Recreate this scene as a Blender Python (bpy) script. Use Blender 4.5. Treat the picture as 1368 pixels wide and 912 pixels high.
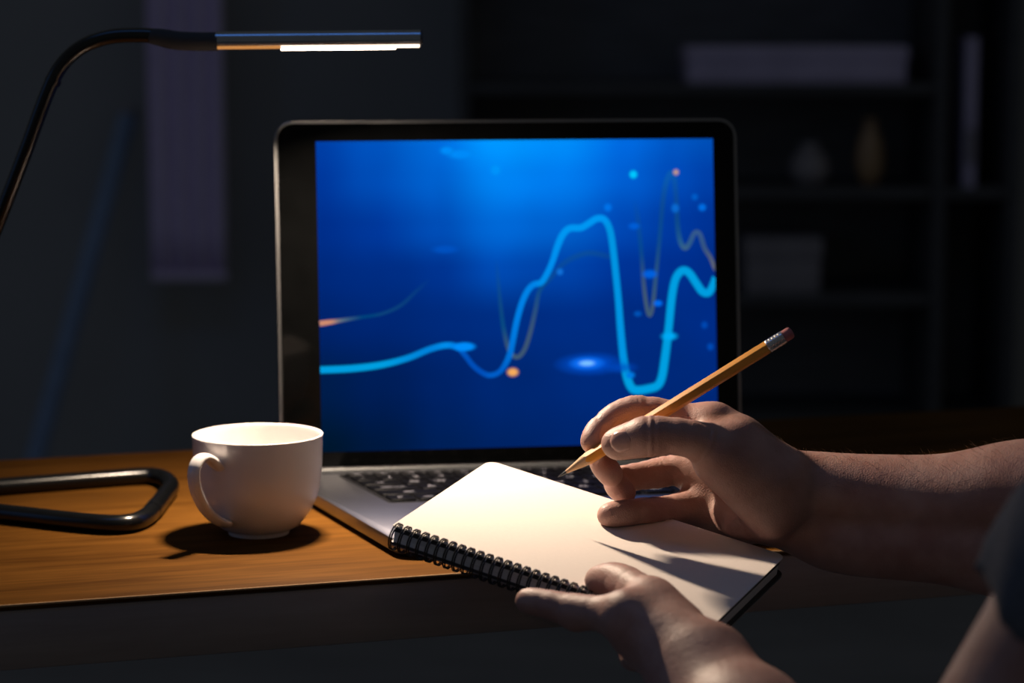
import bpy, bmesh, math, random
import numpy as np
from mathutils import Vector, Matrix, Euler

random.seed(7)
rng = np.random.default_rng(7)
for o in list(bpy.data.objects):
    bpy.data.objects.remove(o)
SC = bpy.context.scene
COL = SC.collection

# ------------------------------------------------------------------ camera
FPX = 3230.0                      # focal length in pixels of a 1368 px wide frame
PITCH = math.atan((456 - 30) / FPX)
HC = 0.355                        # camera height above the desk top (desk top is z = 0)
CAM = np.array([0.0, 0.0, HC])
cF = np.array([0, math.cos(PITCH), -math.sin(PITCH)])
cU = np.array([0, math.sin(PITCH), math.cos(PITCH)])
cR = np.array([1.0, 0, 0])
cam_data = bpy.data.cameras.new('camera')
cam = bpy.data.objects.new('camera', cam_data)
COL.objects.link(cam)
cam.location = CAM
cam.rotation_euler = (math.pi / 2 - PITCH, 0, 0)
cam_data.sensor_width = 36.0
cam_data.lens = FPX / 1368 * 36
cam_data.clip_start = 0.02
cam_data.clip_end = 60
cam_data.dof.use_dof = True
cam_data.dof.focus_distance = 1.545
cam_data.dof.aperture_fstop = 5.6
SC.camera = cam

# ------------------------------------------------------------------ world, light, exposure
world = bpy.data.worlds.new('world')
SC.world = world
world.use_nodes = True
bgn = world.node_tree.nodes['Background']
bgn.inputs[0].default_value = (0.95, 1.0, 1.03, 1)
bgn.inputs[1].default_value = 0.042

wl = bpy.data.lights.new('blue_rim_light', 'AREA')     # unseen blue light added far left, for blue rims on lamp and cup
wl.shape = 'RECTANGLE'
wl.size, wl.size_y = 1.0, 1.4
wl.color = (0.12, 0.36, 1.0)
wl.energy = 1.5
wlo = bpy.data.objects.new('blue_rim_light', wl)
COL.objects.link(wlo)
wlo.location = (-2.6, 1.2, 0.75)
wlo.rotation_euler = (Vector((-0.4, 1.6, 0.1)) - Vector(wlo.location)).to_track_quat('-Z', 'Y').to_euler()

w2 = bpy.data.lights.new('blue_sheen_light', 'AREA')     # second added blue light, unseen overhead, for the sheen on the lamp head
w2.shape = 'RECTANGLE'
w2.size, w2.size_y = 1.4, 0.5
w2.color = (0.10, 0.34, 1.0)
w2.energy = 2.6
w2o = bpy.data.objects.new('blue_sheen_light', w2)
COL.objects.link(w2o)
w2o.location = (-0.6, 1.1, 2.3)
w2o.rotation_euler = (0, 0, 0)

SC.view_settings.view_transform = 'Standard'
SC.view_settings.look = 'None'
SC.view_settings.gamma = 1
SC.view_settings.exposure = 0
SC.view_settings.use_curve_mapping = False
LED_STRENGTH = 14.0
LED_WATT = 8.1


def P(u, v, d):
    """point at distance d along the camera axis for a pixel of the 1368x912 frame"""
    return CAM + d * (cF + (u - 684) / FPX * cR + (456 - v) / FPX * cU)


def onz(u, v, z=0.0):
    r = P(u, v, 1) - CAM
    return CAM + r * ((z - HC) / r[2])


def onplane(u, v, o, n):
    r = P(u, v, 1) - CAM
    return CAM + r * (np.dot(o - CAM, n) / np.dot(r, n))


# ------------------------------------------------------------------ helpers
def link(name, me, mat=None, parent=None):
    o = bpy.data.objects.new(name, me)
    COL.objects.link(o)
    if mat is not None and me is not None:
        me.materials.clear()
        me.materials.append(mat)
    if parent is not None:
        o.parent = parent
    return o


def empty(name, loc=(0, 0, 0), rot=None, mat=None):
    o = bpy.data.objects.new(name, None)
    COL.objects.link(o)
    o.empty_display_size = 0.05
    if mat is not None:
        o.matrix_world = mat
    else:
        o.location = loc
        if rot:
            o.rotation_euler = rot
    return o


def tag(o, label, cat, group=None, kind=None):
    o['label'] = label
    o['category'] = cat
    if group:
        o['group'] = group
    if kind:
        o['kind'] = kind
    return o


def struct(o):
    o['kind'] = 'structure'
    return o


def mesh(verts, faces, smooth=False, name='mesh'):
    me = bpy.data.meshes.new(name)
    me.from_pydata([tuple(map(float, v)) for v in verts], [], [tuple(f) for f in faces])
    if smooth:
        me.polygons.foreach_set('use_smooth', [True] * len(me.polygons))
    me.update()
    return me


def bm_mesh(bm, smooth=False, auto=None):
    bmesh.ops.recalc_face_normals(bm, faces=bm.faces)
    me = bpy.data.meshes.new('mesh')
    bm.to_mesh(me)
    bm.free()
    if smooth:
        me.polygons.foreach_set('use_smooth', [True] * len(me.polygons))
    if auto:
        me.set_sharp_from_angle(angle=math.radians(auto))
    return me


def box(x0, x1, y0, y1, z0, z1, bev=0.0, seg=2):
    bm = bmesh.new()
    bmesh.ops.create_cube(bm, size=1)
    for v in bm.verts:
        v.co = Vector(((x0 + x1) / 2 + v.co.x * (x1 - x0), (y0 + y1) / 2 + v.co.y * (y1 - y0), (z0 + z1) / 2 + v.co.z * (z1 - z0)))
    if bev:
        bmesh.ops.bevel(bm, geom=bm.edges[:], offset=bev, segments=seg, affect='EDGES', profile=0.5)
    return bm_mesh(bm, bool(bev), 35 if bev else None)


def prism(pts, z0, z1, bev=0.0, seg=2, smooth=True):
    """extrude an outline (list of xy) from z0 to z1"""
    bm = bmesh.new()
    bot = [bm.verts.new((p[0], p[1], z0)) for p in pts]
    top = [bm.verts.new((p[0], p[1], z1)) for p in pts]
    n = len(pts)
    ft = bm.faces.new(top)
    bm.faces.new(bot[::-1])
    for i in range(n):
        bm.faces.new((bot[i], bot[(i + 1) % n], top[(i + 1) % n], top[i]))
    if bev:
        es = [e for e in bm.edges if abs(e.verts[0].co.z - e.verts[1].co.z) < 1e-9]
        bmesh.ops.bevel(bm, geom=es, offset=bev, segments=seg, affect='EDGES', profile=0.5)
    return bm_mesh(bm, smooth, 35)


def round_rect(x0, x1, y0, y1, r, n=6):
    rr = r if isinstance(r, (list, tuple)) else [r] * 4
    out = []
    for (cx, cy, a0), q in zip(((x1, y1, 0), (x0, y1, 90), (x0, y0, 180), (x1, y0, 270)), rr):
        sx = -1 if cx == x1 else 1
        sy = -1 if cy == y1 else 1
        if q <= 0:
            out.append((cx, cy))
            continue
        for i in range(n + 1):
            a = math.radians(a0 + 90 * i / n)
            out.append((cx + sx * q + q * math.cos(a), cy + sy * q + q * math.sin(a)))
    return out


def catmull(pts, n=8, closed=False):
    pts = [np.array(p, float) for p in pts]
    out = []
    m = len(pts)
    for i in range(m if closed else m - 1):
        if closed:
            p0, p1, p2, p3 = pts[(i - 1) % m], pts[i], pts[(i + 1) % m], pts[(i + 2) % m]
        else:
            p0, p1, p2, p3 = pts[max(i - 1, 0)], pts[i], pts[i + 1], pts[min(i + 2, m - 1)]
        for k in range(n):
            t = k / n
            out.append(0.5 * ((2 * p1) + (-p0 + p2) * t + (2 * p0 - 5 * p1 + 4 * p2 - p3) * t * t + (-p0 + 3 * p1 - 3 * p2 + p3) * t ** 3))
    if not closed:
        out.append(pts[-1])
    return out


def tube(path, r, seg=12, closed=False, ry=None, up=None, caps=True):
    """sweep a round (or elliptic: r across, ry along 'up') section along a path; r may be a list"""
    path = [np.array(p, float) for p in path]
    n = len(path)
    V, Fc = [], []
    prev = None
    for i, p in enumerate(path):
        if closed:
            t = path[(i + 1) % n] - path[i - 1]
        else:
            t = path[min(i + 1, n - 1)] - path[max(i - 1, 0)]
        t = t / (np.linalg.norm(t) + 1e-12)
        if up is not None:
            u = np.array(up, float)
        elif prev is None:
            u = np.array([0, 0, 1.0]) if abs(t[2]) < 0.9 else np.array([1.0, 0, 0])
        else:
            u = prev
        u = u - t * np.dot(u, t)
        u /= np.linalg.norm(u) + 1e-12
        prev = u
        s = np.cross(t, u)
        ra = r[i] if isinstance(r, (list, tuple, np.ndarray)) else r
        rb = ra if ry is None else (ry[i] if isinstance(ry, (list, tuple, np.ndarray)) else ry)
        for k in range(seg):
            a = 2 * math.pi * k / seg
            V.append(p + s * ra * math.cos(a) + u * rb * math.sin(a))
    m = n if closed else n - 1
    for i in range(m):
        for k in range(seg):
            a, b = i * seg + k, i * seg + (k + 1) % seg
            c, d = ((i + 1) % n) * seg + (k + 1) % seg, ((i + 1) % n) * seg + k
            Fc.append((a, b, c, d))
    if not closed and caps:
        Fc.append(tuple(range(seg))[::-1])
        Fc.append(tuple((n - 1) * seg + k for k in range(seg)))
    me = mesh(V, Fc, True)
    bm = bmesh.new(); bm.from_mesh(me); bmesh.ops.recalc_face_normals(bm, faces=bm.faces); bm.to_mesh(me); bm.free()
    me.set_sharp_from_angle(angle=math.radians(50))
    return me


def lathe(prof, seg=64, closed=False):
    V, Fc = [], []
    n = len(prof)
    for (r, z) in prof:
        for k in range(seg):
            a = 2 * math.pi * k / seg
            V.append((r * math.cos(a), r * math.sin(a), z))
    for i in range(n - 1):
        for k in range(seg):
            Fc.append((i * seg + k, i * seg + (k + 1) % seg, (i + 1) * seg + (k + 1) % seg, (i + 1) * seg + k))
    me = mesh(V, Fc, True)
    bm = bmesh.new(); bm.from_mesh(me)
    bmesh.ops.remove_doubles(bm, verts=bm.verts, dist=1e-6)
    bmesh.ops.recalc_face_normals(bm, faces=bm.faces); bm.to_mesh(me); bm.free()
    return me


# ------------------------------------------------------------------ materials
def mat(name, color, rough=0.5, metal=0.0, spec=0.5, noise=None, bump=None, coat=0.0):
    """noise = (scale, amount[, stretch]) mottles the colour; bump = (scale, strength)"""
    m = bpy.data.materials.new(name)
    m.use_nodes = True
    nt = m.node_tree
    b = nt.nodes['Principled BSDF']
    b.inputs['Base Color'].default_value = (*color, 1)
    b.inputs['Roughness'].default_value = rough
    b.inputs['Metallic'].default_value = metal
    b.inputs['Specular IOR Level'].default_value = spec
    b.inputs['Coat Weight'].default_value = coat
    tc = nt.nodes.new('ShaderNodeTexCoord')
    if noise:
        mp = nt.nodes.new('ShaderNodeMapping')
        if len(noise) > 2:
            mp.inputs['Scale'].default_value = noise[2]
        nz = nt.nodes.new('ShaderNodeTexNoise')
        nz.inputs['Scale'].default_value = noise[0]
        nz.inputs['Detail'].default_value = 5
        cr = nt.nodes.new('ShaderNodeValToRGB')
        a = noise[1]
        cr.color_ramp.elements[0].position = 0.3
        cr.color_ramp.elements[1].position = 0.7
        cr.color_ramp.elements[0].color = (*[c * (1 - a) for c in color], 1)
        cr.color_ramp.elements[1].color = (*[min(c * (1 + a), 1) for c in color], 1)
        nt.links.new(tc.outputs['Object'], mp.inputs[0])
        nt.links.new(mp.outputs[0], nz.inputs['Vector'])
        nt.links.new(nz.outputs['Fac'], cr.inputs[0])
        nt.links.new(cr.outputs[0], b.inputs['Base Color'])
    if bump:
        nz = nt.nodes.new('ShaderNodeTexNoise')
        nz.inputs['Scale'].default_value = bump[0]
        nz.inputs['Detail'].default_value = 4
        bp = nt.nodes.new('ShaderNodeBump')
        bp.inputs['Strength'].default_value = bump[1]
        bp.inputs['Distance'].default_value = 0.001
        nt.links.new(tc.outputs['Object'], nz.inputs['Vector'])
        nt.links.new(nz.outputs['Fac'], bp.inputs['Height'])
        nt.links.new(bp.outputs[0], b.inputs['Normal'])
    return m


def wood_mat(name, dark, light, scale=1.0, rough=0.4):
    m = bpy.data.materials.new(name)
    m.use_nodes = True
    nt = m.node_tree
    N, Lk = nt.nodes, nt.links
    b = N['Principled BSDF']
    tc = N.new('ShaderNodeTexCoord')
    mp = N.new('ShaderNodeMapping')
    mp.inputs['Scale'].default_value = (2.2 * scale, 26 * scale, 26 * scale)
    n1 = N.new('ShaderNodeTexNoise'); n1.inputs['Scale'].default_value = 2.4; n1.inputs['Detail'].default_value = 7; n1.inputs['Distortion'].default_value = 0.8
    n2 = N.new('ShaderNodeTexNoise'); n2.inputs['Scale'].default_value = 11; n2.inputs['Detail'].default_value = 4
    n3 = N.new('ShaderNodeTexNoise'); n3.inputs['Scale'].default_value = 5.0; n3.inputs['Detail'].default_value = 3
    mx = N.new('ShaderNodeMix'); mx.data_type = 'FLOAT'; mx.inputs[0].default_value = 0.35
    mx2 = N.new('ShaderNodeMix'); mx2.data_type = 'FLOAT'; mx2.inputs[0].default_value = 0.35
    cr = N.new('ShaderNodeValToRGB')
    cr.color_ramp.elements[0].position = 0.32; cr.color_ramp.elements[0].color = (*dark, 1)
    cr.color_ramp.elements[1].position = 0.68; cr.color_ramp.elements[1].color = (*light, 1)
    Lk.new(tc.outputs['Object'], mp.inputs[0])
    Lk.new(mp.outputs[0], n1.inputs['Vector']); Lk.new(mp.outputs[0], n2.inputs['Vector']); Lk.new(tc.outputs['Object'], n3.inputs['Vector'])
    Lk.new(n1.outputs['Fac'], mx.inputs[2]); Lk.new(n2.outputs['Fac'], mx.inputs[3])
    Lk.new(mx.outputs[0], mx2.inputs[2]); Lk.new(n3.outputs['Fac'], mx2.inputs[3])
    Lk.new(mx2.outputs[0], cr.inputs[0]); Lk.new(cr.outputs[0], b.inputs['Base Color'])
    bp = N.new('ShaderNodeBump'); bp.inputs['Strength'].default_value = 0.25; bp.inputs['Distance'].default_value = 0.0006
    Lk.new(mx.outputs[0], bp.inputs['Height']); Lk.new(bp.outputs[0], b.inputs['Normal'])
    b.inputs['Roughness'].default_value = rough
    b.inputs['Specular IOR Level'].default_value = 0.02
    return m


def emit_mat(name, color, strength):
    m = bpy.data.materials.new(name)
    m.use_nodes = True
    nt = m.node_tree
    nt.nodes.clear()
    e = nt.nodes.new('ShaderNodeEmission')
    e.inputs[0].default_value = (*color, 1)
    e.inputs[1].default_value = strength
    o = nt.nodes.new('ShaderNodeOutputMaterial')
    nt.links.new(e.outputs[0], o.inputs[0])
    return m


def skin_mat():
    m = bpy.data.materials.new('skin')
    m.use_nodes = True
    nt = m.node_tree
    N, Lk = nt.nodes, nt.links
    b = N['Principled BSDF']
    tc = N.new('ShaderNodeTexCoord')
    n1 = N.new('ShaderNodeTexNoise'); n1.inputs['Scale'].default_value = 45; n1.inputs['Detail'].default_value = 4
    cr = N.new('ShaderNodeValToRGB')
    cr.color_ramp.elements[0].position = 0.35; cr.color_ramp.elements[0].color = (0.35, 0.185, 0.152, 1)
    cr.color_ramp.elements[1].position = 0.68; cr.color_ramp.elements[1].color = (0.45, 0.275, 0.232, 1)
    Lk.new(tc.outputs['Object'], n1.inputs['Vector']); Lk.new(n1.outputs['Fac'], cr.inputs[0])
    Lk.new(cr.outputs[0], b.inputs['Base Color'])
    b.inputs['Roughness'].default_value = 0.48
    b.inputs['Specular IOR Level'].default_value = 0.4
    b.inputs['Subsurface Weight'].default_value = 0.12
    b.inputs['Subsurface Radius'].default_value = (1.0, 0.35, 0.2)
    b.inputs['Subsurface Scale'].default_value = 0.004
    v = N.new('ShaderNodeTexVoronoi'); v.inputs['Scale'].default_value = 1100
    n2 = N.new('ShaderNodeTexNoise'); n2.inputs['Scale'].default_value = 260; n2.inputs['Detail'].default_value = 4
    mx = N.new('ShaderNodeMix'); mx.data_type = 'FLOAT'; mx.inputs[0].default_value = 0.65
    bp = N.new('ShaderNodeBump'); bp.inputs['Strength'].default_value = 0.6; bp.inputs['Distance'].default_value = 0.0007
    Lk.new(tc.outputs['Object'], v.inputs['Vector']); Lk.new(tc.outputs['Object'], n2.inputs['Vector'])
    Lk.new(v.outputs['Distance'], mx.inputs[2]); Lk.new(n2.outputs['Fac'], mx.inputs[3])
    Lk.new(mx.outputs[0], bp.inputs['Height']); Lk.new(bp.outputs[0], b.inputs['Normal'])
    return m


M_black = mat('black_plastic', (0.028, 0.03, 0.033), 0.45, bump=(900, 0.1))
M_tube = mat('black_lacquered_tube', (0.002, 0.0022, 0.0026), 0.25, noise=(60, 0.2))
M_rubber = mat('black_rubber', (0.035, 0.036, 0.038), 0.8, bump=(1200, 0.2))
M_silver = mat('silver_aluminium', (0.30, 0.30, 0.34), 0.30, 1.0, noise=(30, 0.06))
M_lidsilver = mat('lid_edge_aluminium', (0.27, 0.265, 0.27), 0.32, 1.0, noise=(30, 0.05))
M_bezel = mat('black_bezel_glass', (0.0018, 0.0019, 0.002), 0.1, spec=0.08, noise=(40, 0.15))
M_key = mat('black_keycap', (0.002, 0.002, 0.0027), 0.45, spec=0.05, bump=(700, 0.1))
M_well = mat('dark_keyboard_well', (0.004, 0.004, 0.005), 0.6, spec=0.1, noise=(80, 0.2))
M_legend = mat('grey_key_print', (0.14, 0.14, 0.165), 0.5, noise=(200, 0.1))
M_china = mat('white_porcelain', (0.70, 0.66, 0.65), 0.1, spec=0.55, noise=(18, 0.02))
M_desk = wood_mat('orange_brown_wood', (0.042, 0.0152, 0.0024), (0.130, 0.053, 0.0090), 1.0, 0.6)
M_edgeglint = wood_mat('painted_edge_highlight', (0.26, 0.16, 0.085), (0.36, 0.23, 0.13), 1.0, 0.5)  # pale colour stands in for the lit desk edge
M_deskedge = wood_mat('dark_desk_edge_wood', (0.24, 0.20, 0.19), (0.34, 0.29, 0.27), 1.0, 0.6)
M_paper = mat('cream_paper', (0.80, 0.715, 0.655), 0.8, spec=0.2, noise=(400, 0.015), bump=(1500, 0.06))
M_paperedge = mat('paper_edge', (0.80, 0.78, 0.78), 0.8, spec=0.2, noise=(500, 0.12, (0.05, 0.05, 3)))
M_cover = mat('black_card_cover', (0.035, 0.033, 0.035), 0.55, noise=(200, 0.15))
M_coverrim = mat('grey_cover_edge', (0.30, 0.28, 0.28), 0.6, noise=(200, 0.1))
M_wire = mat('dark_wire', (0.05, 0.045, 0.042), 0.35, 0.8, noise=(200, 0.2))
M_pencil = mat('yellow_orange_lacquer', (0.78, 0.33, 0.035), 0.32, noise=(90, 0.05), coat=0.3)
M_pwood = mat('bare_cedar_wood', (0.62, 0.38, 0.20), 0.7, noise=(300, 0.15, (1, 1, 8)))
M_lead = mat('graphite', (0.05, 0.05, 0.055), 0.35, 0.3, noise=(300, 0.2))
M_ferrule = mat('aluminium_ferrule', (0.62, 0.62, 0.64), 0.25, 0.95, noise=(300, 0.1))
M_eraser = mat('pink_eraser', (0.42, 0.14, 0.15), 0.8, noise=(300, 0.15))
M_skin = skin_mat()
M_nail = mat('fingernail', (0.46, 0.27, 0.23), 0.25, spec=0.5, noise=(500, 0.05))
M_shirt = mat('navy_cotton', (0.10, 0.105, 0.12), 0.9, spec=0.1, noise=(500, 0.2), bump=(700, 0.4))
M_hair = mat('brown_hair', (0.05, 0.03, 0.02), 0.6, noise=(300, 0.3, (1, 1, 0.1)))
M_hair2 = mat('arm_hair_brown', (0.22, 0.13, 0.07), 0.5, noise=(300, 0.2))
M_head_tube = mat('brushed_steel_tube', (0.40, 0.44, 0.50), 0.22, 1.0, noise=(60, 0.05))
M_led = emit_mat('warm_led', (1.0, 0.80, 0.60), LED_STRENGTH)
M_stripo = emit_mat('dim_orange_diffuser', (1.0, 0.42, 0.12), 0.55)
M_stripw = emit_mat('lit_white_diffuser', (1.0, 0.82, 0.66), 2.5)
M_wall = mat('dark_room_paint', (0.33, 0.34, 0.35), 0.9, noise=(1.5, 0.12))
M_floor = wood_mat('dark_floor_wood', (0.20, 0.195, 0.19), (0.30, 0.29, 0.28), 0.4, 0.6)
M_shelfwood = mat('black_stained_wood', (0.17, 0.172, 0.18), 0.7, noise=(8, 0.2, (1, 1, 8)))
M_shelfdark = mat('black_shelf_board', (0.085, 0.086, 0.09), 0.8, noise=(8, 0.2, (1, 1, 8)))
M_curtain = mat('violet_grey_fabric', (0.78, 0.68, 0.92), 0.95, spec=0.1, noise=(60, 0.06))
M_violetbox = mat('violet_card', (0.62, 0.55, 0.76), 0.8, noise=(9, 0.1))
M_greybox = mat('grey_card', (0.30, 0.28, 0.30), 0.8, noise=(9, 0.1))
M_amber = mat('amber_glaze', (0.52, 0.33, 0.17), 0.3, noise=(20, 0.15))
M_greyvase = mat('grey_glaze', (0.36, 0.33, 0.34), 0.4, noise=(20, 0.15))
M_bluetube = mat('blue_grey_card', (0.22, 0.32, 0.50), 0.7, noise=(20, 0.1))

# ------------------------------------------------------------------ room
FZ = -0.74
WY = 5.3
fl = struct(link('floor', box(-4.2, 4.2, -1.5, WY, FZ - 0.05, FZ), M_floor))
wb = struct(link('wall_back', box(-4.2, 4.2, WY, WY + 0.1, FZ, 2.2), M_wall))
bb = struct(link('baseboard_back', box(-4.2, 4.2, WY - 0.02, WY, FZ, FZ + 0.1, 0.004), M_shelfwood))


def back(u, v, y):
    r = P(u, v, 1) - CAM
    return CAM + r * (y / r[1])


# bookcase against the back wall, only just visible in the dark
BY = 4.92          # front face
bc = empty('bookcase', (0, BY, FZ))
tag(bc, 'tall black stained wooden bookcase along the dark back wall', 'bookcase')


def bpart(name, x0, x1, y0, y1, z0, z1, m, bev=0.003):
    o = link(name, box(x0, x1, y0 - BY, y1 - BY, z0 - FZ, z1 - FZ, bev), m, bc)
    return o


xl = back(620, 0, BY)[0]; xr = back(1362, 0, BY)[0]
xm = back(1262, 0, BY)[0]
bpart('back_panel', xl, xr, WY - 0.03, WY - 0.005, FZ, 1.3, M_shelfwood, 0)
for x in (xl, xm, xr):
    bpart('upright', x - 0.012, x + 0.012, BY, WY - 0.03, FZ, 1.3, M_shelfdark)
zs = [back(900, v, BY)[2] for v in (112, 252, 395, 560)]
for z in zs + [1.28, 0.66]:
    bpart('shelf', xl + 0.012, xm - 0.012, BY + 0.005, WY - 0.03, z - 0.022, z, M_shelfdark)
for z in (zs[1], zs[3], 0.75):
    bpart('shelf', xm + 0.012, xr - 0.012, BY + 0.005, WY - 0.03, z - 0.022, z, M_shelfdark)


def thing_box(name, u0, u1, v0, zbase, dep, m, label, cat, y=BY + 0.03, lid=True):
    x0 = back(u0, 0, y)[0]; x1 = back(u1, 0, y)[0]
    z1 = back(600, v0, y)[2]
    t = empty(name, ((x0 + x1) / 2, y + dep / 2, zbase))
    w = (x1 - x0) / 2
    h = z1 - zbase
    if lid:
        link('body', box(-w + 0.004, w - 0.004, -dep / 2 + 0.004, dep / 2 - 0.004, 0, h * 0.7, 0.003), m, t)
        link('lid', box(-w, w, -dep / 2, dep / 2, h * 0.62, h, 0.004), m, t)
    else:
        link('body', box(-w, w, -dep / 2, dep / 2, 0, h, 0.004), m, t)
    return tag(t, label, cat)


thing_box('storage_box', 918, 1216, 62, zs[0], 0.22, M_violetbox, 'long flat violet box lying on the top visible shelf', 'box')
x = back(1305, 0, BY)[0]
z1 = back(1305, 50, BY)[2]
t = empty('box_file', (x, BY + 0.14, zs[1]))
link('body', box(-0.012, 0.012, -0.11, 0.11, 0, z1 - zs[1], 0.003), M_violetbox, t)
link('spine_label', box(-0.008, 0.008, -0.1125, -0.11, 0.05, 0.12, 0), M_greybox, t)
tag(t, 'slim tall violet box file standing in the right bookcase bay', 'box file')


def vase(name, u, vt, zb, rad, m, label):
    y = BY + 0.10
    x = back(u, 0, y)[0]
    h = back(u, vt, y)[2] - zb
    pr = [(0, 0.002), (rad * 0.55, 0), (rad * 0.9, h * 0.2), (rad, h * 0.42), (rad * 0.8, h * 0.7), (rad * 0.42, h * 0.86), (rad * 0.5, h), (rad * 0.42, h), (rad * 0.34, h * 0.87), (rad * 0.7, h * 0.6), (0, h * 0.1)]
    o = link(name, lathe(pr, 32), m)
    o.location = (x, y, zb)
    return tag(o, label, 'vase')


vase('vase', 1166, 158, zs[1], 0.03, M_amber, 'small amber glazed vase on the shelf under the violet box')
vase('vase', 1085, 190, zs[1], 0.042, M_greyvase, 'squat grey glazed vase left of the amber vase')
thing_box('storage_box', 1000, 1105, 318, zs[2], 0.2, M_greybox, 'grey cardboard box on the lower shelf right of the laptop lid', 'box')
# curtain at the left, short, with folds
cx0, cx1 = back(196, 0, 5.1)[0], back(298, 0, 5.1)[0]
cz = back(245, 366, 5.1)[2]
cur = empty('curtain', ((cx0 + cx1) / 2, 5.1, cz))
tag(cur, 'narrow violet grey curtain hanging behind the desk lamp', 'curtain')
V, Fc = [], []
nx, nz = 60, 14
for j in range(nz + 1):
    for i in range(nx + 1):
        s = i / nx
        xx = (s - 0.5) * (cx1 - cx0)
        yy = 0.014 * math.sin(s * 2 * math.pi * 4.0 + 0.25 * math.sin(j * 0.7)) * (0.85 + 0.02 * j)
        V.append((xx, yy, 1.25 * j / nz))
for j in range(nz):
    for i in range(nx):
        a = j * (nx + 1) + i
        Fc.append((a, a + 1, a + nx + 2, a + nx + 1))
co = link('fabric', mesh(V, Fc, True), M_curtain, cur)
sm = co.modifiers.new('thick', 'SOLIDIFY'); sm.thickness = 0.002
link('hem', box((cx0 - cx1) / 2, (cx1 - cx0) / 2, -0.016, 0.016, -0.012, 0.004, 0.003), M_curtain, cur)
rod = link('curtain_rod', tube([(-0.25, 0, 1.25), (0.25, 0, 1.25)], 0.008, 12), M_black, cur)
# leaning card tube left of the curtain
a, b = back(112, 372, 5.0), back(172, 150, 5.2)
drop = (b - a) / np.linalg.norm(b - a)
foot = a + drop * ((FZ + 0.02 - a[2]) / drop[2])
rt = empty('card_tube', tuple(foot))
link('body', tube([np.zeros(3), b - foot], 0.02, 20), M_bluetube, rt)
link('end_cap', tube([b - foot - drop * 0.012, b - foot + drop * 0.004], 0.0215, 20), M_greybox, rt)
tag(rt, 'blue grey card tube leaning on the back wall left of the curtain', 'tube')

# ------------------------------------------------------------------ desk
DA = math.radians(17.4)
e0 = onz(540, 770)
desk = empty('desk', (e0[0], e0[1], FZ), (0, 0, DA))
tag(desk, 'orange brown wooden desk with a thick dark front edge', 'desk')
HD = -FZ
DEP = 0.505
dx0, dx1 = -0.78, 0.98
link('desktop', box(dx0, dx1, 0.0006, DEP, HD - 0.004, HD, 0.0008, 2), M_desk, desk)
link('edge_highlight', box(dx0, dx1, -0.0008, 0.0006, HD - 0.0016, HD, 0.0004, 1), M_edgeglint, desk)  # thin pale strip paints the highlight along the front edge
link('core_board', box(dx0 + 0.0004, dx1 - 0.0004, 0.0, DEP - 0.001, HD - 0.042, HD - 0.004, 0.002), M_deskedge, desk)
for lx in (dx0 + 0.05, dx1 - 0.05):
    for ly in (0.07, DEP - 0.06):
        link('leg', box(lx - 0.025, lx + 0.025, ly - 0.025, ly + 0.025, 0, HD - 0.042, 0.003), M_shelfwood, desk)
link('apron', box(dx0 + 0.075, dx1 - 0.075, DEP - 0.07, DEP - 0.05, HD - 0.13, HD - 0.042, 0.002), M_shelfwood, desk)
for lx in (dx0 + 0.05, dx1 - 0.05):
    link('side_rail', box(lx - 0.01, lx + 0.01, 0.095, DEP - 0.085, HD - 0.1, HD - 0.042, 0.002), M_shelfwood, desk)

# ------------------------------------------------------------------ laptop
DECK = 0.0125
BL = onz(375, 633, DECK)
TH = math.radians(9.0)           # hinge line
SD = math.radians(22.5)          # side edges
LW, LD = 0.362, 0.262
hx = np.array([math.cos(TH), math.sin(TH), 0]); sx = np.array([math.sin(SD), -math.cos(SD), 0])
lap = empty('laptop', (BL[0], BL[1], 0))
tag(lap, 'open silver laptop with a blue line chart on its black framed screen', 'laptop')


def deck_xy(s, t):                # s to the right along the hinge, t toward the user
    q = hx * s + sx * t
    return (q[0], q[1])


def deck_outline(s0, s1, t0, t1, r, n=5):
    return [deck_xy(x, y) for x, y in round_rect(s0, s1, t0, t1, r, n)][::-1]


link('base_case', prism(deck_outline(0, LW, 0, LD, [0.012, 0.012, 0.004, 0.004]), 0.0042, DECK, 0.0012), M_silver, lap)
link('bottom_plate', prism(deck_outline(0.004, LW - 0.004, 0.004, LD - 0.006, 0.008), 0.0016, 0.0042, 0.0005), M_black, lap)
for (s, t) in ((0.03, 0.03), (LW - 0.03, 0.03), (0.03, LD - 0.03), (LW - 0.03, LD - 0.03)):
    link('rubber_foot', prism(deck_outline(s - 0.012, s + 0.012, t - 0.004, t + 0.004, 0.0035), 0.0, 0.0016), M_rubber, lap)
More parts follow.
